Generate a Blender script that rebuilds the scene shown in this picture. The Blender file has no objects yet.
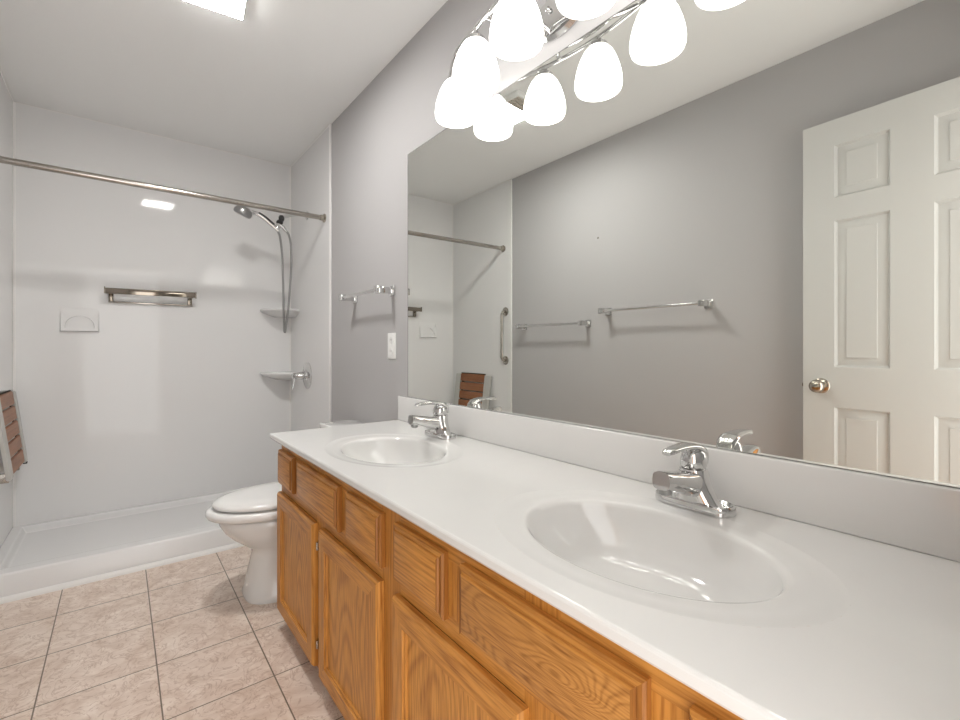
import bpy, bmesh, math, random
from mathutils import Vector, Matrix
PI = math.pi
S = bpy.context.scene
COL = S.collection

# ------------------------------------------------------------------ camera
FPX = 460.0
YAW = math.atan2(360.0, FPX)
cam = bpy.data.cameras.new('camera')
cam.sensor_width = 36.0
cam.lens = 36.0 * FPX / 960.0
cam.shift_y = -11.0 / 960.0
cam.clip_start = 0.01
cob = bpy.data.objects.new('camera', cam)
cob.location = (0, 0, 1.065)
cob.rotation_euler = (PI / 2, 0, -YAW)
COL.objects.link(cob)
S.camera = cob

# ------------------------------------------------------------------ world and exposure
W = bpy.data.worlds.new('world')
S.world = W
W.use_nodes = True
WORLD_STRENGTH = 2.8
W.node_tree.nodes['Background'].inputs[0].default_value = (1.0, 0.985, 0.965, 1)
W.node_tree.nodes['Background'].inputs[1].default_value = WORLD_STRENGTH
SHADE_EMIT = 3.1
LENS_EMIT = 104.0
S.view_settings.view_transform = 'Standard'
S.view_settings.look = 'None'
S.view_settings.exposure = 0.31
S.view_settings.gamma = 1.0
S.view_settings.use_curve_mapping = False

# added world fill light entering through the open doorway behind the camera (portal only guides sampling)
pl = bpy.data.lights.new('doorway_portal', 'AREA')
pl.shape = 'RECTANGLE'; pl.size = 0.74; pl.size_y = 2.04
pl.cycles.is_portal = True
po = bpy.data.objects.new('doorway_portal', pl)
po.location = (0.033, -0.10, 1.02); po.rotation_euler = (PI / 2, 0, 0)
COL.objects.link(po)

# ------------------------------------------------------------------ room dimensions
XR = 1.0178          # wall behind the mirror
XL = -0.4725         # opposite wall
YB = 3.620           # shower end wall
YF = -0.040          # doorway wall
H = 2.44
YS = 2.78            # front edge of the shower panels
PX = 1.0118          # face of right shower panel
PXL = -0.4665
PYB = 3.604
MX = 1.0128          # mirror face
CT = 0.742           # counter top height
CY1 = 1.886          # far end of the counter
TP = 0.2985          # tile pitch

# ------------------------------------------------------------------ materials
def new_mat(name):
    m = bpy.data.materials.new(name); m.use_nodes = True
    nt = m.node_tree
    return m, nt, nt.nodes['Principled BSDF']

def N(nt, t, **kw):
    n = nt.nodes.new(t)
    for k, v in kw.items():
        setattr(n, k, v)
    return n

def L(nt, a, b):
    nt.links.new(a, b)

def plain(name, col, rough=0.5, metal=0.0, coat=0.0, bump=0.0, bscale=60, spec=None, var=0.0):
    m, nt, p = new_mat(name)
    p.inputs['Base Color'].default_value = (*col, 1)
    p.inputs['Roughness'].default_value = rough
    p.inputs['Metallic'].default_value = metal
    p.inputs['Coat Weight'].default_value = coat
    p.inputs['Coat Roughness'].default_value = 0.05
    if spec is not None:
        p.inputs['Specular IOR Level'].default_value = spec
    if bump or var:
        tc = N(nt, 'ShaderNodeTexCoord')
        nz = N(nt, 'ShaderNodeTexNoise')
        nz.inputs['Scale'].default_value = bscale
        nz.inputs['Detail'].default_value = 3
        L(nt, tc.outputs['Object'], nz.inputs['Vector'])
        if bump:
            b = N(nt, 'ShaderNodeBump')
            b.inputs['Strength'].default_value = bump
            b.inputs['Distance'].default_value = 0.002
            L(nt, nz.outputs['Fac'], b.inputs['Height'])
            L(nt, b.outputs['Normal'], p.inputs['Normal'])
        if var:
            mx = N(nt, 'ShaderNodeMixRGB')
            mx.inputs[1].default_value = (*[c * (1 - var) for c in col], 1)
            mx.inputs[2].default_value = (*[min(1, c * (1 + var)) for c in col], 1)
            L(nt, nz.outputs['Fac'], mx.inputs[0])
            L(nt, mx.outputs[0], p.inputs['Base Color'])
    return m

def emissive(name, col, strength, base=(0.9, 0.9, 0.88)):
    m, nt, p = new_mat(name)
    p.inputs['Base Color'].default_value = (*base, 1)
    p.inputs['Roughness'].default_value = 0.25
    p.inputs['Emission Color'].default_value = (*col, 1)
    p.inputs['Emission Strength'].default_value = strength
    return m

def oak(name, axis, light=(0.68, 0.315, 0.072), dark=(0.32, 0.118, 0.021), stretch=0.07, freq=230.0, scale=5.0, warp=0.0):
    """oak: contour bands of a noise field stretched along the grain axis, plus dark pores."""
    m, nt, p = new_mat(name)
    tc = N(nt, 'ShaderNodeTexCoord')
    oi = N(nt, 'ShaderNodeObjectInfo')
    ad = N(nt, 'ShaderNodeVectorMath', operation='ADD')
    sc = N(nt, 'ShaderNodeVectorMath', operation='SCALE')
    cmb = N(nt, 'ShaderNodeCombineXYZ')
    for k in range(3):
        L(nt, oi.outputs['Random'], cmb.inputs[k])
    L(nt, cmb.outputs[0], sc.inputs[0]); sc.inputs['Scale'].default_value = 7.3
    L(nt, tc.outputs['Object'], ad.inputs[0]); L(nt, sc.outputs[0], ad.inputs[1])
    def stretched(s):
        mp = N(nt, 'ShaderNodeMapping')
        v = [1.0, 1.0, 1.0]; v['xyz'.index(axis)] = s
        mp.inputs['Scale'].default_value = v
        L(nt, ad.outputs[0], mp.inputs['Vector'])
        return mp.outputs[0]
    nz = N(nt, 'ShaderNodeTexNoise')
    nz.inputs['Scale'].default_value = scale; nz.inputs['Detail'].default_value = 1.5
    nz.inputs['Roughness'].default_value = 0.4
    nz.inputs['Distortion'].default_value = warp
    L(nt, stretched(stretch), nz.inputs['Vector'])
    mu = N(nt, 'ShaderNodeMath', operation='MULTIPLY'); mu.inputs[1].default_value = freq
    L(nt, nz.outputs['Fac'], mu.inputs[0])
    sn = N(nt, 'ShaderNodeMath', operation='SINE'); L(nt, mu.outputs[0], sn.inputs[0])
    r1 = N(nt, 'ShaderNodeMapRange')
    r1.inputs['From Min'].default_value = -1.0; r1.inputs['From Max'].default_value = 1.0
    L(nt, sn.outputs[0], r1.inputs['Value'])
    pw = N(nt, 'ShaderNodeMath', operation='POWER'); pw.inputs[1].default_value = 2.2
    L(nt, r1.outputs[0], pw.inputs[0])
    # fine fibre
    fz = N(nt, 'ShaderNodeTexNoise')
    fz.inputs['Scale'].default_value = 280; fz.inputs['Detail'].default_value = 2
    L(nt, stretched(0.05), fz.inputs['Vector'])
    fr = N(nt, 'ShaderNodeMapRange')
    fr.inputs['From Min'].default_value = 0.42; fr.inputs['From Max'].default_value = 0.70
    L(nt, fz.outputs['Fac'], fr.inputs['Value'])
    # broad tone
    bz = N(nt, 'ShaderNodeTexNoise'); bz.inputs['Scale'].default_value = 9
    L(nt, stretched(0.25), bz.inputs['Vector'])
    a1 = N(nt, 'ShaderNodeMath', operation='MULTIPLY_ADD')
    L(nt, pw.outputs[0], a1.inputs[0]); a1.inputs[1].default_value = 0.36
    m2 = N(nt, 'ShaderNodeMath', operation='MULTIPLY'); m2.inputs[1].default_value = 0.50
    L(nt, fr.outputs[0], m2.inputs[0]); L(nt, m2.outputs[0], a1.inputs[2])
    a2 = N(nt, 'ShaderNodeMath', operation='MULTIPLY_ADD')
    L(nt, bz.outputs['Fac'], a2.inputs[0]); a2.inputs[1].default_value = 0.30
    L(nt, a1.outputs[0], a2.inputs[2])
    mx = N(nt, 'ShaderNodeMixRGB')
    mx.inputs[1].default_value = (*light, 1); mx.inputs[2].default_value = (*dark, 1)
    mx.use_clamp = True
    L(nt, a2.outputs[0], mx.inputs[0])
    L(nt, mx.outputs[0], p.inputs['Base Color'])
    p.inputs['Roughness'].default_value = 0.38
    p.inputs['Specular IOR Level'].default_value = 0.3
    b = N(nt, 'ShaderNodeBump'); b.inputs['Strength'].default_value = 0.12; b.inputs['Distance'].default_value = 0.001
    b.invert = True
    L(nt, a1.outputs[0], b.inputs['Height']); L(nt, b.outputs['Normal'], p.inputs['Normal'])
    return m

def tile_mat():
    m, nt, p = new_mat('beige_marbled_tile')
    tc = N(nt, 'ShaderNodeTexCoord')
    mp = N(nt, 'ShaderNodeMapping')
    mp.inputs['Location'].default_value = (0.2008 + 40 * TP, -1.892 + 40 * TP, 0)
    L(nt, tc.outputs['Object'], mp.inputs['Vector'])
    br = N(nt, 'ShaderNodeTexBrick')
    br.offset = 0.0; br.squash = 1.0
    br.inputs['Scale'].default_value = 1.0
    br.inputs['Brick Width'].default_value = TP
    br.inputs['Row Height'].default_value = TP
    br.inputs['Mortar Size'].default_value = 0.0022
    br.inputs['Mortar Smooth'].default_value = 0.15
    br.inputs['Color1'].default_value = (0.42, 0.42, 0.42, 1)
    br.inputs['Color2'].default_value = (0.58, 0.58, 0.58, 1)
    L(nt, mp.outputs[0], br.inputs['Vector'])
    # per tile offset of the marbling
    off = N(nt, 'ShaderNodeVectorMath', operation='SCALE'); off.inputs['Scale'].default_value = 31.0
    L(nt, br.outputs['Color'], off.inputs[0])
    ad = N(nt, 'ShaderNodeVectorMath', operation='ADD')
    L(nt, tc.outputs['Object'], ad.inputs[0]); L(nt, off.outputs[0], ad.inputs[1])
    n1 = N(nt, 'ShaderNodeTexNoise'); n1.inputs['Scale'].default_value = 9; n1.inputs['Detail'].default_value = 7
    n1.inputs['Roughness'].default_value = 0.65; n1.inputs['Distortion'].default_value = 1.2
    L(nt, ad.outputs[0], n1.inputs['Vector'])
    n2 = N(nt, 'ShaderNodeTexNoise'); n2.inputs['Scale'].default_value = 14; n2.inputs['Detail'].default_value = 5
    n2.inputs['Distortion'].default_value = 2.2
    L(nt, ad.outputs[0], n2.inputs['Vector'])
    rp = N(nt, 'ShaderNodeValToRGB')
    e = rp.color_ramp.elements
    e[0].position = 0.30; e[0].color = (0.62, 0.475, 0.38, 1)
    e[1].position = 0.70; e[1].color = (0.88, 0.77, 0.68, 1)
    L(nt, n1.outputs['Fac'], rp.inputs['Fac'])
    # thin veins where the second field crosses its middle
    sb = N(nt, 'ShaderNodeMath', operation='SUBTRACT'); sb.inputs[1].default_value = 0.5
    L(nt, n2.outputs['Fac'], sb.inputs[0])
    ab = N(nt, 'ShaderNodeMath', operation='ABSOLUTE'); L(nt, sb.outputs[0], ab.inputs[0])
    vr = N(nt, 'ShaderNodeMapRange')
    vr.inputs['From Min'].default_value = 0.0; vr.inputs['From Max'].default_value = 0.03
    vr.inputs['To Min'].default_value = 0.60; vr.inputs['To Max'].default_value = 0.0
    L(nt, ab.outputs[0], vr.inputs['Value'])
    vm = N(nt, 'ShaderNodeMixRGB'); vm.inputs[2].default_value = (0.42, 0.27, 0.19, 1)
    L(nt, vr.outputs[0], vm.inputs[0]); L(nt, rp.outputs[0], vm.inputs[1])
    gm = N(nt, 'ShaderNodeMixRGB'); gm.inputs[2].default_value = (0.20, 0.155, 0.11, 1)
    L(nt, br.outputs['Fac'], gm.inputs[0]); L(nt, vm.outputs[0], gm.inputs[1])
    L(nt, gm.outputs[0], p.inputs['Base Color'])
    p.inputs['Roughness'].default_value = 0.30
    b = N(nt, 'ShaderNodeBump'); b.inputs['Strength'].default_value = 0.6; b.inputs['Distance'].default_value = 0.002
    b.invert = True
    L(nt, br.outputs['Fac'], b.inputs['Height']); L(nt, b.outputs['Normal'], p.inputs['Normal'])
    return m

M = {}
M['wall'] = plain('grey_lavender_paint', (0.455, 0.445, 0.445), 0.62, bump=0.08, bscale=160)
M['ceiling'] = plain('white_ceiling_paint', (0.90, 0.90, 0.89), 0.75, bump=0.10, bscale=120)
M['acrylic'] = plain('glossy_white_acrylic', (0.79, 0.785, 0.78), 0.05, bump=0.012, bscale=6, spec=0.27)
M['caulk'] = plain('white_caulk', (0.82, 0.81, 0.79), 0.4)
M['marble'] = plain('white_cultured_marble', (0.74, 0.735, 0.72), 0.12, coat=0.3, var=0.015, bscale=18)
M['ceramic'] = plain('white_vitreous_china', (0.80, 0.795, 0.78), 0.08, coat=0.4)
M['seat'] = plain('white_seat_plastic', (0.84, 0.835, 0.82), 0.16)
M['chrome'] = plain('polished_chrome', (0.68, 0.68, 0.675), 0.06, 1.0)
M['nickel'] = plain('brushed_nickel', (0.47, 0.43, 0.37), 0.20, 1.0)
M['rail_darkened'] = plain('metal_darkened_for_reflection', (0.27, 0.235, 0.195), 0.10, 1.0)  # dark hall reflection put into the rail's metal colour; brackets share it
M['steel'] = plain('brushed_steel_rod', (0.44, 0.41, 0.37), 0.20, 1.0)
M['mirror'] = plain('silvered_glass', (0.885, 0.90, 0.865), 0.0, 1.0)
M['mirror_edge'] = plain('dark_mirror_edge', (0.16, 0.16, 0.15), 0.3)
M['door'] = plain('white_door_paint', (0.585, 0.585, 0.565), 0.38, bump=0.02, bscale=90)
M['plate'] = plain('white_plastic_plate', (0.84, 0.84, 0.82), 0.3)
M['black'] = plain('black_rubber', (0.02, 0.02, 0.02), 0.4)
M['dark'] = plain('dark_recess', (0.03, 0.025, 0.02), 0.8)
M['alu'] = plain('pale_grey_coated_frame', (0.52, 0.51, 0.48), 0.35)
M['slat'] = oak('brown_teak_slat', 'y', (0.36, 0.15, 0.065), (0.22, 0.08, 0.03), freq=120)
M['hose'] = plain('metal_spiral_hose', (0.36, 0.36, 0.355), 0.28, 1.0)
M['grille'] = plain('tan_vent_plastic', (0.55, 0.50, 0.43), 0.5)
M['lens'] = emissive('lit_ceiling_lens', (1.0, 0.985, 0.955), LENS_EMIT)
M['shade'] = emissive('lit_opal_glass', (1.0, 0.98, 0.945), SHADE_EMIT)
M['oak_v'] = oak('oak_vertical_grain', 'z')
M['oak_h'] = oak('oak_horizontal_grain', 'y')
M['oak_wild'] = oak('oak_wild_figure', 'y', light=(0.60, 0.285, 0.075), dark=(0.24, 0.088, 0.018), stretch=0.32, freq=190, scale=8.0, warp=0.8)
M['oak_panel'] = oak('oak_cathedral_panel', 'z', light=(0.74, 0.355, 0.085), dark=(0.31, 0.112, 0.020), stretch=0.30, freq=170, scale=4.0, warp=0.1)
M['oak_frame'] = oak('oak_face_frame', 'z', light=(0.63, 0.280, 0.058), dark=(0.36, 0.132, 0.022))
M['oak_end_shaded'] = oak('oak_end_grain_shaded', 'z', light=(0.38, 0.150, 0.030), dark=(0.22, 0.080, 0.016))  # end grain tone, with the shade on drawer side edges put into the colour
M['tile'] = tile_mat()

# ------------------------------------------------------------------ mesh helpers
def quad(bm, *vs):
    try:
        return bm.faces.new(vs)
    except ValueError:
        return None

def box(bm, x0, x1, y0, y1, z0, z1, bev=0.0, seg=2):
    v = [bm.verts.new((x, y, z)) for x in (x0, x1) for y in (y0, y1) for z in (z0, z1)]
    fs = [bm.faces.new([v[i] for i in q]) for q in ((0, 1, 3, 2), (4, 6, 7, 5), (0, 4, 5, 1), (2, 3, 7, 6), (0, 2, 6, 4), (1, 5, 7, 3))]
    if bev:
        es = list({e for f in fs for e in f.edges})
        bmesh.ops.bevel(bm, geom=es, offset=bev, segments=seg, affect='EDGES', profile=0.5)

def catmull(pts, sub):
    P = [Vector(p) for p in pts]
    if sub <= 1 or len(P) < 3:
        return P
    Q = [2 * P[0] - P[1]] + P + [2 * P[-1] - P[-2]]
    out = []
    for i in range(1, len(Q) - 2):
        a, b, c, d = Q[i - 1], Q[i], Q[i + 1], Q[i + 2]
        for k in range(sub):
            t = k / sub
            out.append(0.5 * ((2 * b) + (c - a) * t + (2 * a - 5 * b + 4 * c - d) * t * t + (3 * b - a - 3 * c + d) * t ** 3))
    out.append(P[-1])
    return out

def lerp_list(vals, n):
    out = []
    for i in range(n):
        t = i / (n - 1) * (len(vals) - 1)
        k = min(int(t), len(vals) - 2); f = t - k
        a, b = vals[k], vals[k + 1]
        out.append(tuple(a[j] * (1 - f) + b[j] * f for j in range(2)))
    return out

def sweep(bm, pts, radii, n=14, sub=1, up=(0, 0, 1), power=2.0, caps=True):
    """tube along pts; radii: scalar, or list of (side, up) half widths; power>2 squares the section."""
    P = catmull(pts, sub)
    if not isinstance(radii, (list, tuple)):
        radii = [(radii, radii), (radii, radii)]
    elif not isinstance(radii[0], (list, tuple)):
        radii = [(r, r) for r in radii]
    R = lerp_list(radii, len(P))
    rings = []
    U = Vector(up)
    for i, p in enumerate(P):
        t = (P[min(i + 1, len(P) - 1)] - P[max(i - 1, 0)]).normalized()
        s = t.cross(U)
        if s.length < 1e-4:
            s = t.cross(Vector((1, 0, 0.01)))
        s.normalize()
        u = s.cross(t).normalized()
        U = u
        ring = []
        for k in range(n):
            a = 2 * PI * k / n
            ca, sa = math.cos(a), math.sin(a)
            cx = math.copysign(abs(ca) ** (2 / power), ca)
            sx = math.copysign(abs(sa) ** (2 / power), sa)
            ring.append(bm.verts.new(p + s * (R[i][0] * cx) + u * (R[i][1] * sx)))
        rings.append(ring)
    for a, b in zip(rings, rings[1:]):
        for k in range(n):
            quad(bm, a[k], a[(k + 1) % n], b[(k + 1) % n], b[k])
    if caps:
        bm.faces.new(list(reversed(rings[0]))); bm.faces.new(rings[-1])

def loft(bm, rings, cap0=True, cap1=True):
    V = [[bm.verts.new(p) for p in r] for r in rings]
    n = len(V[0])
    for a, b in zip(V, V[1:]):
        for k in range(n):
            quad(bm, a[k], a[(k + 1) % n], b[(k + 1) % n], b[k])
    if cap0: bm.faces.new(list(reversed(V[0])))
    if cap1: bm.faces.new(V[-1])
    return V

def lathe(bm, prof, loc=(0, 0, 0), axis='z', n=32, sy=1.0, cap0=False, cap1=False):
    rings = []
    for r, h in prof:
        ring = []
        for k in range(n):
            a = 2 * PI * k / n
            c, s = r * math.cos(a), r * math.sin(a) * sy
            if axis == 'z': q = (c, s, h)
            elif axis == 'x': q = (h, c, s)
            else: q = (s, h, c)
            ring.append(Vector(loc) + Vector(q))
        rings.append(ring)
    loft(bm, rings, cap0, cap1)

def rect_loft(bm, y0, y1, z0, z1, loops, mat_h=None, mat_v=None, fill=True):
    """nested rectangles in the y-z plane: loops = (inset, x); side faces take mat_v, top/bottom mat_h."""
    V = []
    for ins, x in loops:
        V.append([bm.verts.new((x, y, z)) for y, z in ((y0 + ins, z0 + ins), (y1 - ins, z0 + ins), (y1 - ins, z1 - ins), (y0 + ins, z1 - ins))])
    for a, b in zip(V, V[1:]):
        for k in range(4):
            f = quad(bm, a[k], a[(k + 1) % 4], b[(k + 1) % 4], b[k])
            if f and mat_h is not None:
                f.material_index = mat_h if k in (0, 2) else mat_v
    if fill:
        f = bm.faces.new(V[-1])
        return f
    return V[-1]

ORG = {}
def finish(name, bm, mats, parent=None, smooth=35, local=False):
    if parent is not None and not local:
        o = ORG[parent.name]
        bmesh.ops.translate(bm, verts=bm.verts, vec=-o)
    bmesh.ops.remove_doubles(bm, verts=bm.verts, dist=1e-6)
    bmesh.ops.recalc_face_normals(bm, faces=bm.faces)
    me = bpy.data.meshes.new(name)
    bm.to_mesh(me); bm.free()
    for m in (mats if isinstance(mats, (list, tuple)) else [mats]):
        me.materials.append(m)
    if smooth:
        me.polygons.foreach_set('use_smooth', [True] * len(me.polygons))
        me.set_sharp_from_angle(angle=math.radians(smooth))
    ob = bpy.data.objects.new(name, me)
    COL.objects.link(ob)
    if parent is not None:
        ob.parent = parent
        ORG[ob.name] = ORG[parent.name].copy() if not local else Vector((0, 0, 0))
    else:
        ORG[ob.name] = Vector((0, 0, 0))
    return ob

def recentre(ob):
    """move a top-level mesh's origin to the bottom centre of its box."""
    me = ob.data
    xs = [v.co for v in me.vertices]
    c = Vector(((min(v.x for v in xs) + max(v.x for v in xs)) / 2, (min(v.y for v in xs) + max(v.y for v in xs)) / 2, min(v.z for v in xs)))
    me.transform(Matrix.Translation(-c)); ob.location = c
    ORG[ob.name] = c.copy()
    return ob

def tag(o, label=None, cat=None, group=None, kind=None):
    if label: o['label'] = label
    if cat: o['category'] = cat
    if group: o['group'] = group
    if kind: o['kind'] = kind
    return o

def thing(name, label, cat, loc, group=None):
    o = bpy.data.objects.new(name, None)
    o.empty_display_size = 0.05
    COL.objects.link(o); o.location = loc
    ORG[o.name] = Vector(loc)
    return tag(o, label, cat, group)

def dup(root, loc, label):
    r = root.copy(); COL.objects.link(r); r.location = loc; r['label'] = label
    for ch in list(root.children):
        c = ch.copy(); COL.objects.link(c); c.parent = r
        for g in list(ch.children):
            d = g.copy(); COL.objects.link(d); d.parent = c
    return r

def BM():
    return bmesh.new()

def structure(name, mat, *boxes):
    bm = BM()
    for b in boxes: box(bm, *b)
    return tag(finish(name, bm, mat, smooth=0), kind='structure')

# ------------------------------------------------------------------ room shell
structure('floor', M['tile'], (XL - 0.1, XR + 0.1, YF - 0.12, YB + 0.1, -0.06, 0.0))
structure('ceiling', M['ceiling'], (XL - 0.1, XR + 0.1, YF - 0.12, YB + 0.1, H, H + 0.06))
structure('wall_right', M['wall'], (XR, XR + 0.1, YF - 0.12, YB + 0.1, 0, H))
structure('wall_left', M['wall'], (XL - 0.1, XL, YF - 0.12, YB + 0.1, 0, H))
structure('wall_back', M['wall'], (XL, XR, YB, YB + 0.1, 0, H))
DX0, DX1, DH = -0.340, 0.405, 2.05
structure('wall_front', M['wall'], (XL, DX0 - 0.015, YF - 0.12, YF, 0, H), (DX1 + 0.015, XR, YF - 0.12, YF, 0, H),
          (DX0 - 0.015, DX1 + 0.015, YF - 0.12, YF, DH + 0.015, H))
# oak casing round the doorway
structure('trim_1', M['oak_frame'], (DX0 - 0.015, DX0, YF - 0.12, YF, 0, DH), (DX1, DX1 + 0.015, YF - 0.12, YF, 0, DH),
          (DX0 - 0.015, DX1 + 0.015, YF - 0.12, YF, DH, DH + 0.015),
          (DX1 + 0.004, DX1 + 0.06, YF, YF + 0.006, 0.0, DH + 0.06), (DX0 - 0.06, DX0 - 0.004, YF, YF + 0.006, 0.0, DH + 0.06),
          (DX0 - 0.004, DX1 + 0.004, YF, YF + 0.006, DH + 0.004, DH + 0.06))
structure('baseboard_left', M['door'], (XL, XL + 0.012, YF + 0.02, YS - 0.03, 0.0, 0.085))
structure('baseboard_right', M['door'], (XR - 0.012, XR, CY1 + 0.01, YS - 0.03, 0.0, 0.085))
# quarter-round at the foot of the shower kerb
bm = BM()
prof = [(0, 0)] + [(-0.016 * math.cos(a), 0.022 * math.sin(a)) for a in [PI / 2 * k / 6 for k in range(7)]]
loft(bm, [[(x, 2.759 + dy, z) for dy, z in prof] for x in (XL + 0.001, XR - 0.001)])
tag(finish('trim_2', bm, M['caulk']), kind='structure')

# ------------------------------------------------------------------ shower base
bm = BM()
def smooth01(t):
    t = max(0.0, min(1.0, t)); return t * t * (3 - 2 * t)
def pan_z(x, y):
    fl = 0.046
    kerb = 0.116 - (0.116 - fl) * smooth01((y - 2.835) / 0.045)
    kerb -= 0.008 * (1 - smooth01((y - 2.759) / 0.012)) ** 2
    back = fl + (0.080 - fl) * smooth01((y - 3.548) / 0.020)
    lf = fl + (0.080 - fl) * smooth01((PXL + 0.060 - x) / 0.022)
    rt = fl + (0.080 - fl) * smooth01((x - (PX - 0.060)) / 0.022)
    return max(kerb, back, lf, rt)
def axis(a, b, fine, n):
    s = set([a, b] + [a + (b - a) * i / n for i in range(n + 1)])
    for lo, hi, k in fine:
        s |= {lo + (hi - lo) * i / k for i in range(k + 1)}
    return sorted(s)
ax = axis(PXL + 0.0005, PX - 0.0005, [(PXL + 0.03, PXL + 0.065, 10), (PX - 0.065, PX - 0.03, 10)], 10)
ay = axis(2.760, PYB - 0.0005, [(2.760, 2.775, 8), (2.83, 2.885, 12), (3.545, 3.572, 10)], 10)
g = [[bm.verts.new((x, y, pan_z(x, y))) for y in ay] for x in ax]
for i in range(len(ax) - 1):
    for j in range(len(ay) - 1):
        bm.faces.new((g[i][j], g[i + 1][j], g[i + 1][j + 1], g[i][j + 1]))
b0 = [bm.verts.new((x, 2.760, 0.0)) for x in ax]
for i in range(len(ax) - 1):
    bm.faces.new((b0[i], b0[i + 1], g[i + 1][0], g[i][0]))
b1 = [bm.verts.new((ax[0], y, 0.0)) for y in ay]; b2 = [bm.verts.new((ax[-1], y, 0.0)) for y in ay]
b3 = [bm.verts.new((x, ay[-1], 0.0)) for x in ax]
for j in range(len(ay) - 1):
    bm.faces.new((b1[j], g[0][j], g[0][j + 1], b1[j + 1])); bm.faces.new((b2[j], b2[j + 1], g[-1][j + 1], g[-1][j]))
for i in range(len(ax) - 1):
    bm.faces.new((b3[i], g[i][-1], g[i + 1][-1], b3[i + 1]))
sur = thing('shower_stall', 'walk-in shower stall of glossy white acrylic panels over a low white tray', 'shower stall', (0.27, PYB, 0))
finish('shower_tray', bm, M['acrylic'], sur, smooth=50)

# ------------------------------------------------------------------ shower surround
Z0 = 0.079
bm = BM(); box(bm, PXL + 0.0002, PX - 0.0002, PYB, YB - 0.0005, Z0, H - 0.0005); finish('back_panel', bm, M['acrylic'], sur, smooth=0)
bm = BM(); box(bm, PX, XR - 0.0003, YS + 0.004, YB - 0.0005, Z0 + 0.002, H - 0.0005); finish('side_panel', bm, M['acrylic'], sur, smooth=0)
bm = BM(); box(bm, XL + 0.0003, PXL, YS + 0.004, YB - 0.0005, Z0 + 0.002, H - 0.0005); finish('side_panel', bm, M['acrylic'], sur, smooth=0)
def edge_trim(x0, x1):
    bm = BM(); box(bm, x0, x1, YS - 0.012, YS + 0.006, 0.0005, H - 0.0005, 0.003); finish('edge_trim', bm, M['caulk'], sur)
edge_trim(PX - 0.006, XR - 0.0003); edge_trim(XL + 0.0003, PXL + 0.006)
def cove(p0, p1, d1, d2, r=0.010):
    """concave caulk bead from p0 to p1 filling the corner between directions d1 and d2."""
    bm = BM(); d1 = Vector(d1); d2 = Vector(d2); rings = []
    for p in (Vector(p0), Vector(p1)):
        c = p + d1 * r + d2 * r
        rings.append([p] + [c - d1 * r * math.cos(a) - d2 * r * math.sin(a) for a in [PI / 2 * k / 5 for k in range(6)]])
    loft(bm, rings); finish('caulk_bead', bm, M['caulk'], sur)
cove((PX, PYB, 0.08), (PX, PYB, H), (-1, 0, 0), (0, -1, 0))
cove((PXL, PYB, 0.08), (PXL, PYB, H), (1, 0, 0), (0, -1, 0))
cove((PXL, PYB, H), (PX, PYB, H), (0, -1, 0), (0, 0, -1), 0.008)
cove((PX, YS, H), (PX, PYB, H), (-1, 0, 0), (0, 0, -1), 0.008)
cove((PXL, YS, H), (PXL, PYB, H), (1, 0, 0), (0, 0, -1), 0.008)
def corner_shelf(z, r, t):
    bm = BM(); rings = []
    n = 18
    def outline(rr, zz):
        p = [(PX, PYB, zz)]
        for k in range(n + 1):
            a = PI / 2 * k / n
            p.append((PX - rr * math.cos(a) ** 0.8 if k < n else PX, PYB - rr * (math.sin(a) ** 0.8 if k else 0), zz))
        return p
    loft(bm, [outline(r * 0.55, z - 2.1 * t), outline(r * 0.93, z - t), outline(r, z - 0.5 * t), outline(r, z - 0.003), outline(r - 0.004, z)])
    finish('corner_shelf', bm, M['acrylic'], sur, smooth=40)
corner_shelf(0.897, 0.215, 0.026)
corner_shelf(1.352, 0.215, 0.026)
# moulded soap dish: raised frame with an arched recess
bm = BM()
sy0, sy1, sz0, sz1 = -0.274, -0.100, 1.168, 1.290
yf = PYB - 0.016
fr = [(sx, PYB + 0.0, sz) for sx, sz in ((sy0 - 0.004, sz0 - 0.004), (sy1 + 0.004, sz0 - 0.004), (sy1 + 0.004, sz1 + 0.02), (sy0 - 0.004, sz1 + 0.02))]
def arch(n=20):
    cx = (sy0 + sy1) / 2; w = 0.066
    p = [(cx + w, sz0 + 0.020)]
    for k in range(n + 1):
        a = PI * k / n
        p.append((cx + w * math.cos(a), sz0 + 0.032 + 0.060 * math.sin(a)))
    p.append((cx - w, sz0 + 0.020))
    return p
A = arch()
def rect_pts(x0, x1, z0, z1, m):
    """m points around the rectangle starting at lower right going up, matching arch()"""
    c = [(x1, z0), (x1, z1), (x0, z1), (x0, z0)]
    le = [z1 - z0, x1 - x0, z1 - z0]; tot = sum(le); out = []
    for k in range(m):
        d = tot * k / (m - 1); i = 0
        while i < 2 and d > le[i]: d -= le[i]; i += 1
        f = min(1, d / le[i])
        out.append((c[i][0] + (c[i + 1][0] - c[i][0]) * f, c[i][1] + (c[i + 1][1] - c[i][1]) * f))
    return out
RP = rect_pts(sy0 + 0.004, sy1 - 0.004, sz0 + 0.004, sz1 + 0.006, len(A))
RO = rect_pts(sy0 - 0.002, sy1 + 0.002, sz0 - 0.002, sz1 + 0.016, len(A))
def lip(z): return PYB - 0.024 * (1 - 0.9 * max(0, min(1, (z - sz0) / (sz1 - sz0 + 0.006))))
rows = [[(x, PYB - 0.0002, z) for x, z in RO], [(x, lip(z), z) for x, z in RP], [(x, lip(z), z) for x, z in A], [(x * 0.97 - 0.187 * 0.03, PYB - 0.0015, z) for x, z in A]]
V = [[bm.verts.new(p) for p in r] for r in rows]
for a, b in zip(V, V[1:]):
    for k in range(len(a)):
        quad(bm, a[k], a[(k + 1) % len(a)], b[(k + 1) % len(a)], b[k])
bm.faces.new(V[-1])
finish('soap_dish', bm, M['acrylic'], sur, smooth=30)

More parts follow.
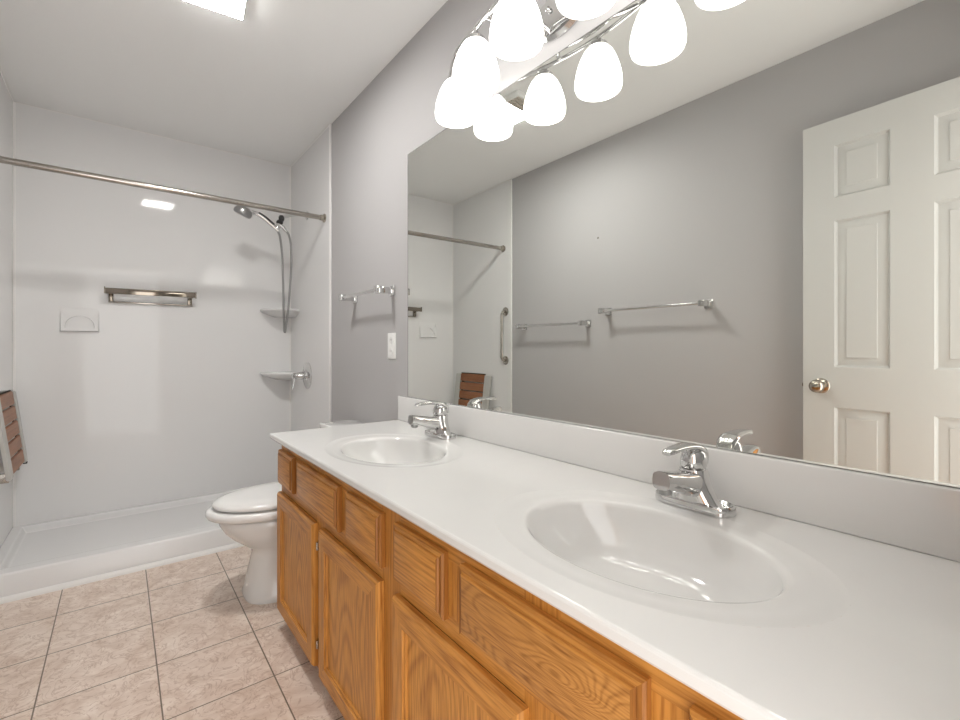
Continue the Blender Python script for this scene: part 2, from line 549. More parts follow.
# ------------------------------------------------------------------ curtain rod
rod = thing('shower_curtain_rod', 'long brushed metal shower rod spanning the alcove opening near the ceiling', 'curtain rod', (0.27, 2.872, 1.88))
bm = BM(); sweep(bm, [(PXL + 0.003, 2.872, 1.893), (PX - 0.003, 2.872, 1.885)], 0.0152, n=20); finish('pole', bm, M['steel'], rod)
for x, s, z in ((PX, -1, 1.885), (PXL, 1, 1.893)):
    bm = BM(); lathe(bm, [(0.0, 0.0005 * s), (0.027, 0.0005 * s), (0.028, 0.006 * s), (0.019, 0.010 * s), (0.018, 0.030 * s), (0.0, 0.030 * s)], (x, 2.872, z), axis='x', n=28)
    finish('flange', bm, M['nickel'], rod)

# ------------------------------------------------------------------ hand shower
sh = thing('hand_shower', 'chrome hand shower on its bracket with a long looped metal hose', 'shower head', (PX, 3.20, 1.17))
bm = BM(); lathe(bm, [(0.0, -0.0005), (0.030, -0.0005), (0.028, -0.006), (0.013, -0.014), (0.0, -0.014)], (PX, 3.21, 1.977), axis='x', n=24)
sweep(bm, [(PX - 0.004, 3.21, 1.977), (0.95, 3.207, 1.972), (0.885, 3.20, 1.952), (0.845, 3.195, 1.932)], 0.0095, n=12, sub=6)
finish('shower_arm', bm, M['chrome'], sh)
bm = BM(); lathe(bm, [(0.0, -0.020), (0.012, -0.019), (0.017, -0.010), (0.018, 0.0), (0.017, 0.010), (0.012, 0.019), (0.0, 0.020)], (0.838, 3.194, 1.925), n=18)
lathe(bm, [(0.0, -0.017), (0.014, -0.014), (0.021, -0.005), (0.021, 0.005), (0.014, 0.014), (0.0, 0.017)], (0.826, 3.19, 1.897), n=18)
finish('swivel_joint', bm, M['black'], sh)
bm = BM(); sweep(bm, [(0.824, 3.19, 1.892), (0.815, 3.19, 1.868), (0.806, 3.19, 1.846)], [0.012, 0.017, 0.014], n=14)
sweep(bm, [(0.824, 3.19, 1.884), (0.848, 3.19, 1.867), (0.868, 3.19, 1.842)], [0.010, 0.012, 0.009], n=12)
finish('holder', bm, M['chrome'], sh)
bm = BM(); sweep(bm, [(0.818, 3.185, 1.838), (0.775, 3.185, 1.872), (0.720, 3.185, 1.912), (0.685, 3.185, 1.928), (0.655, 3.185, 1.930)], [0.011, 0.012, 0.014, 0.013, 0.014], n=14, sub=5)
finish('handle', bm, M['chrome'], sh)
bm = BM(); sweep(bm, [(0.790, 3.176, 1.874), (0.740, 3.174, 1.910), (0.697, 3.174, 1.935)], [(0.006, 0.004), (0.0085, 0.006), (0.006, 0.004)], n=10, sub=4)
finish('handle_grip', bm, M['black'], sh)
bm = BM(); lathe(bm, [(0.0, -0.034), (0.046, -0.032), (0.053, -0.024), (0.054, -0.008), (0.046, 0.010), (0.026, 0.022), (0.0, 0.024)], n=28)
bmesh.ops.transform(bm, matrix=Matrix.Translation((0.612, 3.185, 1.934)) @ Matrix.Rotation(math.radians(22), 4, 'Y') @ Matrix.Rotation(math.radians(14), 4, 'X'), verts=bm.verts)
finish('spray_head', bm, M['hose'], sh)
bm = BM(); sweep(bm, [(0.812, 3.19, 1.842), (0.828, 3.19, 1.80), (0.840, 3.19, 1.70), (0.846, 3.19, 1.55), (0.850, 3.19, 1.38), (0.853, 3.19, 1.24), (0.858, 3.19, 1.175), (0.866, 3.19, 1.22),
                      (0.882, 3.19, 1.36), (0.894, 3.19, 1.52), (0.899, 3.19, 1.66), (0.896, 3.19, 1.76), (0.884, 3.19, 1.82), (0.868, 3.19, 1.845)], 0.0072, n=10, sub=8, up=(0, 1, 0))
finish('hose', bm, M['hose'], sh)

# ------------------------------------------------------------------ shower valve
va = thing('shower_valve', 'chrome shower mixer with a round escutcheon and down-turned lever', 'shower valve', (PX, 3.205, 0.79))
bm = BM(); lathe(bm, [(0.0, -0.0005), (0.090, -0.0005), (0.090, -0.004), (0.082, -0.009), (0.040, -0.012), (0.034, -0.020), (0.0, -0.020)], (PX, 3.205, 0.884), axis='x', n=40)
finish('escutcheon', bm, M['chrome'], va)
bm = BM(); lathe(bm, [(0.0, -0.018), (0.026, -0.018), (0.026, -0.050), (0.021, -0.058), (0.019, -0.098), (0.014, -0.104), (0.0, -0.104)], (PX, 3.205, 0.884), axis='x', n=24)
finish('handle_hub', bm, M['chrome'], va)
bm = BM(); sweep(bm, [(PX - 0.088, 3.205, 0.884), (PX - 0.092, 3.203, 0.850), (PX - 0.102, 3.200, 0.795)], [(0.011, 0.009), (0.009, 0.007), (0.007, 0.006)], n=12, sub=3)
finish('lever', bm, M['chrome'], va)

# ------------------------------------------------------------------ towel shelf in the shower
tb = thing('shower_towel_bar', 'flat chrome double towel rail on the shower end wall', 'towel bar', (0.16, PYB, 1.35))
bm = BM(); box(bm, -0.068, 0.388, 3.515, 3.521, 1.397, 1.432, 0.001)
bmesh.ops.rotate(bm, verts=bm.verts, cent=(0.16, 3.518, 1.41), matrix=Matrix.Rotation(math.radians(-0.6), 3, 'Y'))
finish('flat_rail', bm, M['rail_darkened'], tb)
bm = BM(); box(bm, -0.056, 0.380, 3.586, PYB - 0.0003, 1.348, 1.358, 0.002); finish('lower_rail', bm, M['steel'], tb)
for x in (-0.055, 0.352):
    bm = BM(); box(bm, x, x + 0.024, 3.578, PYB - 0.0003, 1.356, 1.400, 0.002); box(bm, x, x + 0.024, 3.520, PYB - 0.002, 1.396, 1.412, 0.002)
    finish('bracket', bm, M['rail_darkened'], tb)
for x in (-0.0745, 0.3885):
    bm = BM(); box(bm, x, x + 0.006, 3.513, 3.525, 1.395, 1.436, 0.001); finish('end_cap', bm, M['rail_darkened'], tb)

# ------------------------------------------------------------------ folded shower seat
se = thing('folding_shower_seat', 'folded brown slatted shower seat in a pale grey frame on the shower side wall', 'shower seat', (PXL, 3.27, 0.42))
xt, xb, zt, zb = -0.448, -0.400, 0.852, 0.462
def lean(z): return xb + (xt - xb) * (z - zb) / (zt - zb)
def leanbox(bm, y0, y1, z0, z1, d0, d1, bev=0.003):
    """box following the tilt of the folded seat; d = distance behind the front plane"""
    v = [bm.verts.new((lean(z) - d, y, z)) for d in (d0, d1) for y in (y0, y1) for z in (z0, z1)]
    fs = [bm.faces.new([v[i] for i in q]) for q in ((0, 1, 3, 2), (4, 6, 7, 5), (0, 4, 5, 1), (2, 3, 7, 6), (0, 2, 6, 4), (1, 5, 7, 3))]
    if bev: bmesh.ops.bevel(bm, geom=list({e for f in fs for e in f.edges}), offset=bev, segments=2, affect='EDGES')
for y0, y1 in ((3.012, 3.094), (3.446, 3.516)):
    bm = BM(); leanbox(bm, y0, y1, zb - 0.008, zt - 0.014, -0.002, 0.014); finish('side_frame', bm, M['alu'], se)
for k in range(5):
    a = zb + 0.001 + k * 0.0778
    bm = BM(); leanbox(bm, 3.097, 3.443, a, a + 0.068, 0.001, 0.013)
    finish('slat', bm, M['slat'], se)
bm = BM(); leanbox(bm, 3.090, 3.450, zt - 0.010, zt - 0.002, 0.006, 0.013); leanbox(bm, 3.100, 3.125, zb, zt - 0.01, 0.0135, 0.0175, 0.001); leanbox(bm, 3.41, 3.44, zb, zt - 0.01, 0.0135, 0.0175, 0.001)
finish('cross_frame', bm, M['dark'], se)
bm = BM(); sweep(bm, [(-0.424, 3.10, 0.452), (-0.424, 3.44, 0.452)], 0.008, n=12)
for y in (3.13, 3.42):
    box(bm, PXL + 0.0003, -0.418, y - 0.012, y + 0.012, 0.425, 0.470, 0.002)
finish('hinge', bm, M['steel'], se)
for y in (3.503,):
    bm = BM(); box(bm, -0.416, -0.398, y - 0.010, y + 0.010, 0.440, 0.4535, 0.003); finish('foot_cap', bm, M['black'], se)

# ------------------------------------------------------------------ grab bar
gb = thing('grab_bar', 'short vertical stainless grab bar beside the edge of the shower alcove', 'grab bar', (PXL, 2.842, 0.97))
bm = BM(); sweep(bm, [(PXL + 0.003, 2.842, 1.372), (PXL + 0.026, 2.842, 1.370), (PXL + 0.039, 2.842, 1.350), (PXL + 0.041, 2.842, 1.315), (PXL + 0.041, 2.842, 1.025), (PXL + 0.039, 2.842, 0.992), (PXL + 0.026, 2.842, 0.974), (PXL + 0.003, 2.842, 0.972)],
                   0.012, n=16, sub=5, up=(0, 1, 0)); finish('bar', bm, M['steel'], gb)
for z in (1.372, 0.972):
    bm = BM(); lathe(bm, [(0.0, 0.0005), (0.036, 0.0005), (0.036, 0.005), (0.030, 0.009), (0.0, 0.009)], (PXL, 2.842, z), axis='x', n=28); finish('flange', bm, M['steel'], gb)

# ------------------------------------------------------------------ chrome towel bars on the painted walls
def towel_bar(wx, s, y0, y1, z, label, group):
    """s = direction out of the wall"""
    t = thing('towel_bar', label, 'towel bar', (wx, (y0 + y1) / 2, z - 0.025), group)
    for y in (y0, y1):
        bm = BM()
        q = [wx + s * 0.0004, wx + s * 0.010]; box(bm, min(q), max(q), y - 0.024, y + 0.024, z - 0.024, z + 0.024, 0.003)
        q = [wx + s * 0.009, wx + s * 0.070]; box(bm, min(q), max(q), y - 0.013, y + 0.013, z - 0.015, z + 0.015, 0.003)
        q = [wx + s * 0.062, wx + s * 0.092]; box(bm, min(q), max(q), y - 0.017, y + 0.017, z - 0.017, z + 0.017, 0.004)
        finish('post', bm, M['chrome'], t)
    bm = BM(); sweep(bm, [(wx + s * 0.077, y0 + 0.016, z), (wx + s * 0.077, y1 - 0.016, z)], 0.0085, n=16); finish('rail', bm, M['chrome'], t)
    return t
towel_bar(XR, -1, 1.967, 2.400, 1.340, 'short chrome towel bar above the toilet, beside the mirror edge', 'chrome towel bars with square posts')
towel_bar(XL, 1, 2.000, 2.620, 1.238, 'lower of the two chrome towel bars reflected in the mirror, next to the shower', 'chrome towel bars with square posts')
towel_bar(XL, 1, 1.190, 1.835, 1.308, 'higher of the two chrome towel bars reflected in the mirror, next to the white door', 'chrome towel bars with square posts')
bm = BM(); lathe(bm, [(0.0, 0.004), (0.004, 0.003), (0.006, 0.0005), (0.0, 0.0003)], (XL, 1.921, 1.802), axis='x', n=12)
recentre(tag(finish('wall_screw', bm, M['nickel']), 'tiny screw head alone high on the grey wall', 'screw'))

# ------------------------------------------------------------------ outlet
ou = thing('wall_outlet', 'white electrical outlet plate on the grey wall below the short towel bar', 'outlet', (XR, 1.974, 1.018))
bm = BM(); box(bm, XR - 0.006, XR - 0.0003, 1.934, 2.014, 1.018, 1.141, 0.003); finish('cover_plate', bm, M['plate'], ou)
for z in (1.052, 1.106):
    bm = BM(); lathe(bm, [(0.0, -0.0085), (0.016, -0.0085), (0.017, -0.0055)], (XR, 1.974, z), axis='x', n=24); r = finish('receptacle', bm, M['seat'], ou)
    bm = BM()
    for dy in (-0.006, 0.006): box(bm, XR - 0.0090, XR - 0.0084, 1.974 + dy - 0.001, 1.974 + dy + 0.001, z - 0.001, z + 0.007)
    finish('slot', bm, M['dark'], r, smooth=0)

# ------------------------------------------------------------------ mirror
mi = thing('wall_mirror', 'large frameless wall mirror above the vanity backsplash', 'mirror', (XR, 0.9, 0.852))
MY0, MY1, MZ0, MZ1 = -0.030, 1.816, 0.8524, 1.933
bm = BM(); box(bm, MX, XR - 0.0004, MY0, MY1, MZ0, MZ1); finish('glass', bm, M['mirror'], mi, smooth=0)
bm = BM()
for b in ((MY0, MY1, MZ1, MZ1 + 0.0022), (MY0, MY1, MZ0 - 0.0010, MZ0), (MY1, MY1 + 0.0022, MZ0 - 0.0010, MZ1 + 0.0022)):
    box(bm, MX - 0.0004, XR - 0.0004, *b)
finish('polished_edge', bm, M['mirror_edge'], mi, smooth=0)

# ------------------------------------------------------------------ vanity cabinet
FX = 0.491   # face frame front
vc = thing('vanity_cabinet', 'long honey oak double vanity cabinet with panelled doors under the white counter', 'cabinet', (0.75, 0.92, 0))
VY0, VY1 = -0.034, 1.868
bm = BM()
box(bm, FX + 0.019, XR - 0.002, VY1 - 0.013, VY1, 0.062, 0.7215); box(bm, FX + 0.019, XR - 0.002, VY0, VY0 + 0.013, 0.062, 0.7215)
box(bm, FX + 0.019, XR - 0.002, VY0 + 0.013, VY1 - 0.013, 0.075, 0.087); box(bm, XR - 0.012, XR - 0.002, VY0 + 0.013, VY1 - 0.013, 0.087, 0.60)
finish('carcass', bm, M['oak_frame'], vc, smooth=0)
bm = BM(); box(bm, 0.562, 0.575, VY0 + 0.001, VY1 - 0.001, 0.0, 0.074); finish('toe_kick', bm, M['oak_frame'], vc, smooth=0)
doorsY = [(1.452, 1.864), (0.994, 1.398), (0.506, 0.9226), (0.048, 0.452)]
drawY = [(1.682, 1.864), (1.253, 1.626), (0.987, 1.197), (0.7245, 0.9226), (0.301, 0.672), (0.055, 0.250)]
bm = BM()
stiles = [(1.848, VY1), (1.388, 1.462), (0.912, 1.004), (0.442, 0.516), (VY0, 0.062)]
for a, b in ((0.665, 0.7215), (0.520, 0.560), (0.062, 0.090)):
    f0 = len(bm.faces)
    for (s0, s1), (t0, t1) in zip(stiles, stiles[1:]):
        box(bm, FX, FX + 0.019, t1, s0, a, b)
    for f in bm.faces[:] if False else list(bm.faces)[f0:]: f.material_index = 1
for a, b in stiles: box(bm, FX, FX + 0.019, a, b, 0.062, 0.7215)
for a, b in ((1.616, 1.692), (1.187, 1.263), (0.662, 0.735), (0.240, 0.311)):
    box(bm, FX + 0.0003, FX + 0.0185, a, b, 0.560, 0.665)
finish('face_frame', bm, [M['oak_frame'], M['oak_h']], vc, smooth=0)
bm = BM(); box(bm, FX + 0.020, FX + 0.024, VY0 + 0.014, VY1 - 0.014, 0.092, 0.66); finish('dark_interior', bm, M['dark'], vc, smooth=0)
for k, (a, b) in enumerate(doorsY):
    z0, z1 = 0.072, 0.519
    bm = BM(); xf = FX - 0.0195
    rect_loft(bm, a, b, z0, z1, [(0.0, FX - 0.0003), (0.0, xf + 0.008), (0.0035, xf + 0.0025), (0.0065, xf), (0.050, xf), (0.0515, xf + 0.004), (0.057, xf + 0.005), (0.0585, xf + 0.0095), (0.0585, FX - 0.004)], 1, 0, fill=False)
    d = finish('door', bm, [M['oak_v'], M['oak_h']], vc, smooth=25)
    bm = BM(); box(bm, xf + 0.0095, FX - 0.003, a + 0.0583, b - 0.0583, z0 + 0.0583, z1 - 0.0583)
    finish('panel', bm, M['oak_panel'], d, smooth=0)
    # exposed hinge knuckle on the gap side
    hy = a - 0.006 if k in (0, 2) else b + 0.006
    for hz in (z0 + 0.07, z1 - 0.07):
        bm = BM(); sweep(bm, [(FX - 0.006, hy, hz - 0.012), (FX - 0.006, hy, hz + 0.012)], 0.0035, n=10)
        box(bm, FX - 0.0028, FX - 0.0004, hy - 0.004, hy + 0.004, hz - 0.016, hz + 0.016)
        finish('hinge', bm, M['nickel'], d)
for k, (a, b) in enumerate(drawY):
    z0, z1 = 0.553, 0.680
    bm = BM(); xf = FX - 0.0195
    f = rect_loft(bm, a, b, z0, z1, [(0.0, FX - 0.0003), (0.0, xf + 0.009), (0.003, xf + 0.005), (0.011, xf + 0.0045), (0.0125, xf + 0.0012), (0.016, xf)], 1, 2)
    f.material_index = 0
    finish('drawer_front', bm, [M['oak_wild'] if k == 4 else M['oak_h'], M['oak_h'], M['oak_end_shaded']], vc, smooth=25)

# ------------------------------------------------------------------ countertop with integral basins
RX0, RX1, RY0, RY1 = 0.4575, 1.0110, -0.030, 1.8805
ct = thing('vanity_countertop', 'white cultured marble vanity top with two moulded oval basins and a low backsplash', 'countertop', (0.75, 0.92, 0.72))
SINKS = [(0.702, 1.361, 0.151, 0.211), (0.705, 0.460, 0.157, 0.220)]
YSPLIT = 0.915
OUT = 1.33
def ray_rect(cx, cy, dx, dy, r):
    t = 1e9
    if dx > 1e-9: t = min(t, (r[1] - cx) / dx)
    if dx < -1e-9: t = min(t, (r[0] - cx) / dx)
    if dy > 1e-9: t = min(t, (r[3] - cy) / dy)
    if dy < -1e-9: t = min(t, (r[2] - cy) / dy)
    return t
bm = BM()
for (cx, cy, a, b), rr in zip(SINKS, ((RX0, RX1, YSPLIT, RY1), (RX0, RX1, RY0, YSPLIT))):
    angs = [2 * PI * k / 96 for k in range(96)] + [math.atan2(y - cy, x - cx) % (2 * PI) for x in rr[:2] for y in rr[2:]]
    angs = sorted(set(round(t, 9) for t in angs))
    inner, outer = [], []
    for t in angs:
        dx, dy = math.cos(t), math.sin(t)
        re = OUT / math.sqrt((dx / a) ** 2 + (dy / b) ** 2)
        rb = ray_rect(cx, cy, dx, dy, rr)
        inner.append(bm.verts.new((cx + dx * min(re, rb * 0.995), cy + dy * min(re, rb * 0.995), CT)))
        outer.append(bm.verts.new((cx + dx * rb, cy + dy * rb, CT)))
    n = len(angs)
    for k in range(n):
        bm.faces.new((inner[k], inner[(k + 1) % n], outer[(k + 1) % n], outer[k]))
# rounded edge all round, then underside
rings = []
for o, z in ((0.0, 0.0), (0.0025, -0.0006), (0.0045, -0.0025), (0.0055, -0.005), (0.0055, -0.016), (0.0035, -0.0195), (-0.03, -0.0198)):
    x0, x1, y0, y1 = RX0 - o, RX1 + o, RY0 - min(o, 0.004), RY1 + o
    rings.append([(x0, y0, CT + z), (x1, y0, CT + z), (x1, y1, CT + z), (x0, y1, CT + z)])
loft(bm, rings, cap0=False, cap1=False)
finish('slab', bm, M['marble'], ct, smooth=11)
bm = BM(); box(bm, 0.9980, XR - 0.0004, RY0, RY1 + 0.004, CT + 0.0002, 0.8510, 0.003, 3); finish('backsplash', bm, M['marble'], ct)
for cx, cy, a, b in SINKS:
    bm = BM(); rings = []
    prof = [(OUT, 0.0), (1.30, -0.0004), (1.25, -0.0018), (1.17, -0.0026), (1.05, -0.0034), (1.022, -0.0046), (1.0, -0.0080), (0.983, -0.0150), (0.945, -0.034), (0.88, -0.055),
            (0.80, -0.076), (0.68, -0.099), (0.52, -0.112), (0.34, -0.1185), (0.16, -0.1205), (0.10, -0.1210)]
    for r, z in prof:
        sh_ = 0.030 * min(1, max(0, (-z - 0.01) / 0.10))
        ring = []
        for k in range(96):
            t = 2 * PI * k / 96
            aa = min(a * r, RX1 - cx if r > 1.2 else 9)
            x = cx + sh_ + a * r * math.cos(t)
            x = max(x, RX0 + 0.0005)
            ring.append((x, cy + b * r * math.sin(t), CT + z))
        rings.append(ring)
    loft(bm, rings, cap0=False, cap1=True)
    d = finish('basin', bm, M['marble'], ct, smooth=80)
    bm = BM(); dz = CT - 0.1208
    lathe(bm, [(0.0, dz - 0.001), (0.014, dz - 0.001), (0.016, dz + 0.0005), (0.020, dz + 0.003), (0.0235, dz + 0.0025), (0.025, dz)], (cx + 0.030, cy, 0), n=28)
    lathe(bm, [(0.0, dz + 0.006), (0.009, dz + 0.0055), (0.013, dz + 0.003), (0.013, dz + 0.0)], (cx + 0.030, cy, 0), n=20)
    finish('drain', bm, M['chrome'], d)

# ------------------------------------------------------------------ faucets
fa = thing('faucet', 'chrome single-lever faucet on the counter at the large near basin', 'faucet', (0.930, 0.475, CT + 0.0003), 'basin faucets')
bm = BM()
def stadium(hw, hl, z, n=10):
    p = []
    for k in range(n + 1):
        a = -PI / 2 + PI * k / n; p.append((hw * math.sin(a), (hl - hw) + hw * math.cos(a), z))
    p = [(hw * math.cos(PI * k / n), (hl - hw) + hw * math.sin(PI * k / n), z) for k in range(n + 1)]
    p += [(-hw * math.cos(PI * k / n), -(hl - hw) - hw * math.sin(PI * k / n), z) for k in range(n + 1)]
    return p
loft(bm, [stadium(0.0300, 0.081, 0.0), stadium(0.0305, 0.0815, 0.008), stadium(0.0292, 0.080, 0.0155), stadium(0.0262, 0.077, 0.0175), stadium(0.0228, 0.0735, 0.0140), stadium(0.0205, 0.071, 0.0100)])
finish('base_plate', bm, M['chrome'], fa, smooth=40, local=True)
bm = BM()
# body rising from the plate, shoulders sloping down to both ends
def oval(hx, hy, z, cx=0.0, n=28, pw=2.3):
    r = []
    for k in range(n):
        a = 2 * PI * k / n; c, s = math.cos(a), math.sin(a)
        r.append((cx + hx * math.copysign(abs(c) ** (2 / pw), c), hy * math.copysign(abs(s) ** (2 / pw), s), z))
    return r
loft(bm, [oval(0.0292, 0.060, 0.0085), oval(0.0288, 0.047, 0.024), oval(0.0282, 0.037, 0.042), oval(0.0278, 0.031, 0.058), oval(0.0268, 0.0280, 0.072), oval(0.0250, 0.0258, 0.078), oval(0.020, 0.020, 0.0795)])
finish('body', bm, M['chrome'], fa, smooth=45, local=True)
bm = BM(); sweep(bm, [(0.012, 0, 0.046), (-0.020, 0, 0.050), (-0.055, 0, 0.058), (-0.086, 0, 0.066), (-0.112, 0, 0.0715), (-0.123, 0, 0.0725)],
                  [(0.028, 0.028), (0.0275, 0.026), (0.0235, 0.021), (0.0205, 0.0185), (0.0190, 0.0175), (0.0180, 0.0168)], n=20, sub=5, power=3.2)
finish('spout', bm, M['chrome'], fa, smooth=50, local=True)
bm = BM(); lathe(bm, [(0.0, 0.044), (0.0095, 0.044), (0.0125, 0.046), (0.0130, 0.064), (0.0, 0.064)], (-0.108, 0, 0), n=20)
finish('aerator', bm, M['hose'], fa, local=True)
bm = BM()
loft(bm, [oval(0.0225, 0.0225, 0.0785, pw=2), oval(0.0260, 0.0255, 0.084, pw=2), oval(0.0268, 0.0258, 0.096, pw=2), oval(0.0235, 0.0225, 0.110, 0.001, pw=2), oval(0.0150, 0.0150, 0.119, 0.002, pw=2), oval(0.005, 0.005, 0.1215, 0.002, pw=2)])
finish('handle_dome', bm, M['chrome'], fa, smooth=60, local=True)
bm = BM()
sweep(bm, [(0.027, 0, 0.086), (0.022, 0, 0.108), (0.000, 0, 0.1215), (-0.032, 0, 0.1265), (-0.066, 0, 0.1265), (-0.092, 0, 0.1245), (-0.104, 0, 0.1215)],
      [(0.017, 0.005), (0.0205, 0.007), (0.0215, 0.0075), (0.0175, 0.0065), (0.0145, 0.006), (0.0130, 0.006), (0.009, 0.004)], n=16, sub=5, power=2.4)
finish('lever', bm, M['chrome'], fa, smooth=60, local=True)
bm = BM(); sweep(bm, [(0.028, 0.0, 0.006), (0.030, 0, 0.04), (0.030, 0, 0.072)], 0.0022, n=8); lathe(bm, [(0.0, 0.068), (0.0045, 0.070), (0.0050, 0.074), (0.0035, 0.079), (0.0, 0.080)], (0.030, 0, 0), n=12)
finish('pop_up_rod', bm, M['chrome'], fa, local=True)
dup(fa, (0.930, 1.428, CT + 0.0003), 'chrome single-lever faucet on the counter at the far basin by the toilet')

# ------------------------------------------------------------------ vanity light
vl = thing('vanity_light', 'chrome bow vanity light above the mirror with five lit bell-shaped opal glass shades', 'wall light', (XR, 0.91, 1.83))
SY = [1.322, 1.1225, 0.912, 0.695, 0.480]
SX = [0.928, 0.862, 0.838, 0.862, 0.928]
BZ = 2.040
def rise(y): return (1.322 - y) * 0.024      # the fixture hangs a touch out of level
bm = BM()
lathe(bm, [(0.0, -0.0004), (0.066, -0.0004), (0.068, -0.008), (0.060, -0.020), (0.030, -0.028), (0.0, -0.029)], (XR, 0.910, 2.045), axis='x', n=40, sy=1.0)
for v in bm.verts: v.co.y = 0.910 + (v.co.y - 0.910) * 1.55
finish('backplate', bm, M['chrome'], vl)
bm = BM(); sweep(bm, [(0.972, 1.425, BZ)] + [(x, y, BZ + rise(y)) for x, y in zip(SX, SY)] + [(0.972, 0.380, BZ + rise(0.38))], [(0.0035, 0.0075), (0.0035, 0.0075)], n=12, sub=8)
finish('bow_rail', bm, M['chrome'], vl)
bm = BM(); sweep(bm, [(0.966, 1.425, BZ + 0.012), (0.895, 1.27, BZ + 0.030), (0.868, 1.06, BZ + 0.026), (0.862, 0.91, BZ + 0.016), (0.868, 0.76, BZ + 0.034), (0.895, 0.55, BZ + 0.049), (0.966, 0.380, BZ + 0.035)], 0.005, n=10, sub=8)
finish('bow_rail', bm, M['chrome'], vl)
for s in (1, -1):
    bm = BM(); sweep(bm, [(XR - 0.020, 0.910 + s * 0.050, 2.030), (0.950, 0.910 + s * 0.070, 2.020), (0.900, 0.910 + s * 0.115, 2.026), (0.856, 0.910 + s * 0.150, BZ + rise(0.910 + s * 0.150))], 0.0065, n=12, sub=6)
    finish('arm', bm, M['chrome'], vl)
    bm = BM(); lathe(bm, [(0.0, 0.0), (0.006, -0.002), (0.009, -0.009), (0.006, -0.016), (0.0, -0.018)], (XR - 0.024, 0.910 + s * 0.028, 2.058), axis='x', n=14); finish('finial', bm, M['chrome'], vl)
for x, y in zip(SX, SY):
    bm = BM()
    prof = [(0.0255, 2.004), (0.034, 2.000), (0.045, 1.987), (0.0555, 1.967), (0.0645, 1.942), (0.0712, 1.915), (0.0735, 1.895), (0.0725, 1.880), (0.0695, 1.871)]
    inner = [(r - 0.003, z) for r, z in reversed(prof)]
    lathe(bm, prof + inner, (x, y, rise(y)), n=40)
    s = finish('lamp_shade', bm, M['shade'], vl, smooth=60)
    bm = BM(); lathe(bm, [(0.0, 2.036), (0.008, 2.035), (0.009, 2.026), (0.019, 2.023), (0.028, 2.014), (0.029, 2.001), (0.0, 2.001)], (x, y, rise(y)), n=24)
    finish('socket_cap', bm, M['chrome'], s)

# ------------------------------------------------------------------ ceiling fan light
cl = thing('ceiling_light', 'white rectangular ceiling light with a lit lens and a slatted vent', 'ceiling light', (0.290, 1.96, H))
LX0, LX1, LY0, LY1 = 0.180, 0.3926, 1.885, 2.0745
TURN = Matrix.Translation((LX1, LY1, 0)) @ Matrix.Rotation(math.radians(-6), 4, 'Z') @ Matrix.Translation((-LX1, -LY1, 0))
def turned(name, bm, mat):
    bmesh.ops.transform(bm, matrix=TURN, verts=bm.verts); return finish(name, bm, mat, cl)
bm = BM(); box(bm, LX0 - 0.004, LX1 + 0.004, 1.790, LY1 + 0.004, H - 0.032, H - 0.0003, 0.004); turned('housing', bm, M['plate'])
bm = BM(); box(bm, LX0, LX1, LY0, LY1, H - 0.0335, H - 0.0322, 0.0005); turned('lens', bm, M['lens'])
bm = BM()
for k in range(4):
    y = 1.798 + k * 0.0205
    box(bm, LX0 + 0.004, LX1 - 0.004, y, y + 0.013, H - 0.040, H - 0.0322, 0.001)
turned('vent_grille', bm, M['grille'])

# ------------------------------------------------------------------ toilet
to = thing('toilet', 'white two-piece toilet with closed lid between the vanity and the shower', 'toilet', (0.66, 2.19, 0))
TY = 2.180
def egg(xf, xb, w, z, pf=2.0, n=44, frac=0.5):
    xc = xf + (xb - xf) * frac; out = []
    for k in range(n):
        a = 2 * PI * k / n; c, s = math.cos(a), math.sin(a)
        e = 2 / pf
        cx = math.copysign(abs(c) ** e, c); sx = math.copysign(abs(s) ** e, s)
        out.append((xc - (xc - xf) * cx if c >= 0 else xc + (xb - xc) * -cx, TY + w * sx, z))
    return out
bm = BM()
loft(bm, [egg(0.418, 0.86, 0.137, 0.0, 3.0), egg(0.416, 0.86, 0.139, 0.012, 3.0), egg(0.424, 0.86, 0.134, 0.03, 3.0), egg(0.436, 0.85, 0.122, 0.10, 2.8), egg(0.452, 0.84, 0.118, 0.175, 2.5), egg(0.448, 0.84, 0.124, 0.205, 2.3),
          egg(0.415, 0.84, 0.138, 0.228), egg(0.378, 0.84, 0.156, 0.258), egg(0.346, 0.84, 0.168, 0.292), egg(0.327, 0.84, 0.174, 0.325), egg(0.322, 0.84, 0.176, 0.348), egg(0.328, 0.83, 0.170, 0.357)])
box(bm, 0.78, 1.000, TY - 0.13, TY + 0.13, 0.27, 0.362, 0.02, 3)
finish('bowl', bm, M['ceramic'], to, smooth=60)
bm = BM(); loft(bm, [egg(0.310, 0.80, 0.166, 0.364), egg(0.282, 0.80, 0.185, 0.3665), egg(0.276, 0.80, 0.189, 0.376), egg(0.276, 0.80, 0.189, 0.388), egg(0.283, 0.80, 0.184, 0.396), egg(0.300, 0.80, 0.170, 0.399)])
finish('seat', bm, M['seat'], to, smooth=60)
bm = BM(); loft(bm, [egg(0.325, 0.80, 0.155, 0.4060), egg(0.303, 0.80, 0.174, 0.4070), egg(0.299, 0.80, 0.177, 0.415), egg(0.305, 0.795, 0.173, 0.424), egg(0.335, 0.785, 0.153, 0.430), egg(0.42, 0.77, 0.105, 0.433), egg(0.52, 0.70, 0.04, 0.434)])
finish('lid', bm, M['seat'], to, smooth=60)
for s in (-1, 1):
    bm = BM(); box(bm, 0.775, 0.803, TY + s * 0.075 - 0.02, TY + s * 0.075 + 0.02, 0.360, 0.412, 0.006, 3)
    finish('seat_hinge', bm, M['seat'], to)
bm = BM(); box(bm, 0.825, 1.003, TY - 0.195, TY + 0.190, 0.363, 0.6525, 0.022, 3); finish('tank', bm, M['ceramic'], to)
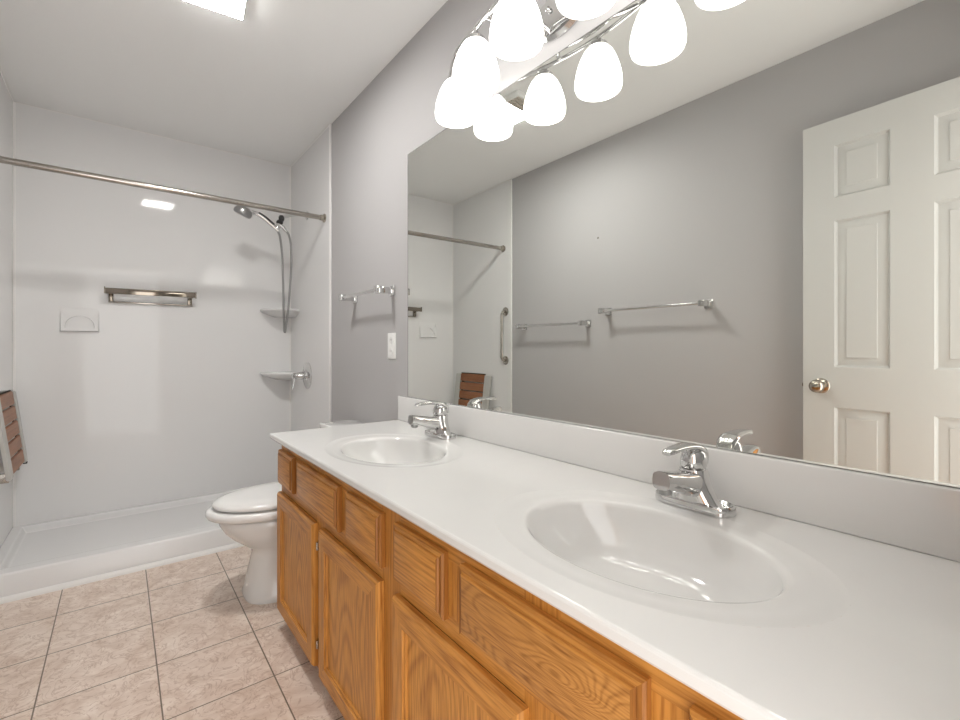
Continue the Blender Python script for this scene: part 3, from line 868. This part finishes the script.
bm = BM(); box(bm, 0.812, 1.005, TY - 0.200, TY + 0.210, 0.653, 0.683, 0.008, 3); finish('tank_lid', bm, M['ceramic'], to)

# ------------------------------------------------------------------ door, opened against the opposite wall
HX, HY = -0.3255, 0.005
ang = math.atan2(0.494, -0.0326) - PI / 2      # turn from the +y axis
do = bpy.data.objects.new('door_1', None); COL.objects.link(do)
do.location = (HX, HY, 0); do.rotation_euler = (0, 0, ang); ORG[do.name] = Vector((0, 0, 0))
tag(do, 'white six-panel door standing open, seen in the mirror', 'door', kind='structure')
DW, DZ0, DZ1, DT = 0.724, 0.010, 2.040, 0.035
cols = [(0.113, 0.300), (0.425, 0.608)]
rws = [(0.20, 0.818), (0.988, 1.610), (1.708, 1.930)]
bm = BM()
ys = sorted({0.0, DW, *[v for c in cols for v in c]}); zs = sorted({DZ0, DZ1, *[v for r in rws for v in r]})
for face, s in ((0.0, -1), (-DT, 1)):
    for y0, y1 in zip(ys, ys[1:]):
        for z0, z1 in zip(zs, zs[1:]):
            if (y0, y1) in cols and (z0, z1) in rws:
                rect_loft(bm, y0, y1, z0, z1, [(0.0, face), (0.003, face + s * 0.005), (0.009, face + s * 0.0115), (0.016, face + s * 0.0115), (0.040, face + s * 0.004), (0.0415, face + s * 0.0015)])
            else:
                bm.faces.new([bm.verts.new((face, y, z)) for y, z in ((y0, z0), (y1, z0), (y1, z1), (y0, z1))])
for q in (((0, 0), (0, 1)),):
    for (ya, za), (yb, zb_) in (((0, DZ0), (DW, DZ0)), ((DW, DZ0), (DW, DZ1)), ((DW, DZ1), (0, DZ1)), ((0, DZ1), (0, DZ0))):
        bm.faces.new([bm.verts.new(p) for p in ((0, ya, za), (0, yb, zb_), (-DT, yb, zb_), (-DT, ya, za))])
finish('door_leaf', bm, M['door'], do, smooth=25, local=True)
bm = BM()
lathe(bm, [(0.0, 0.0003), (0.032, 0.0003), (0.033, 0.004), (0.027, 0.009), (0.013, 0.012), (0.011, 0.026), (0.016, 0.032), (0.026, 0.038), (0.0285, 0.048), (0.0265, 0.058), (0.018, 0.066), (0.0, 0.069)], (0, 0.655, 0.906), axis='x', n=32)
finish('door_knob', bm, M['nickel'], do, smooth=50, local=True)
bm = BM(); box(bm, -0.024, -0.011, DW, DW + 0.0015, 0.875, 0.935); box(bm, -0.022, -0.013, DW, DW + 0.009, 0.898, 0.914, 0.002)
finish('latch', bm, M['nickel'], do, local=True)
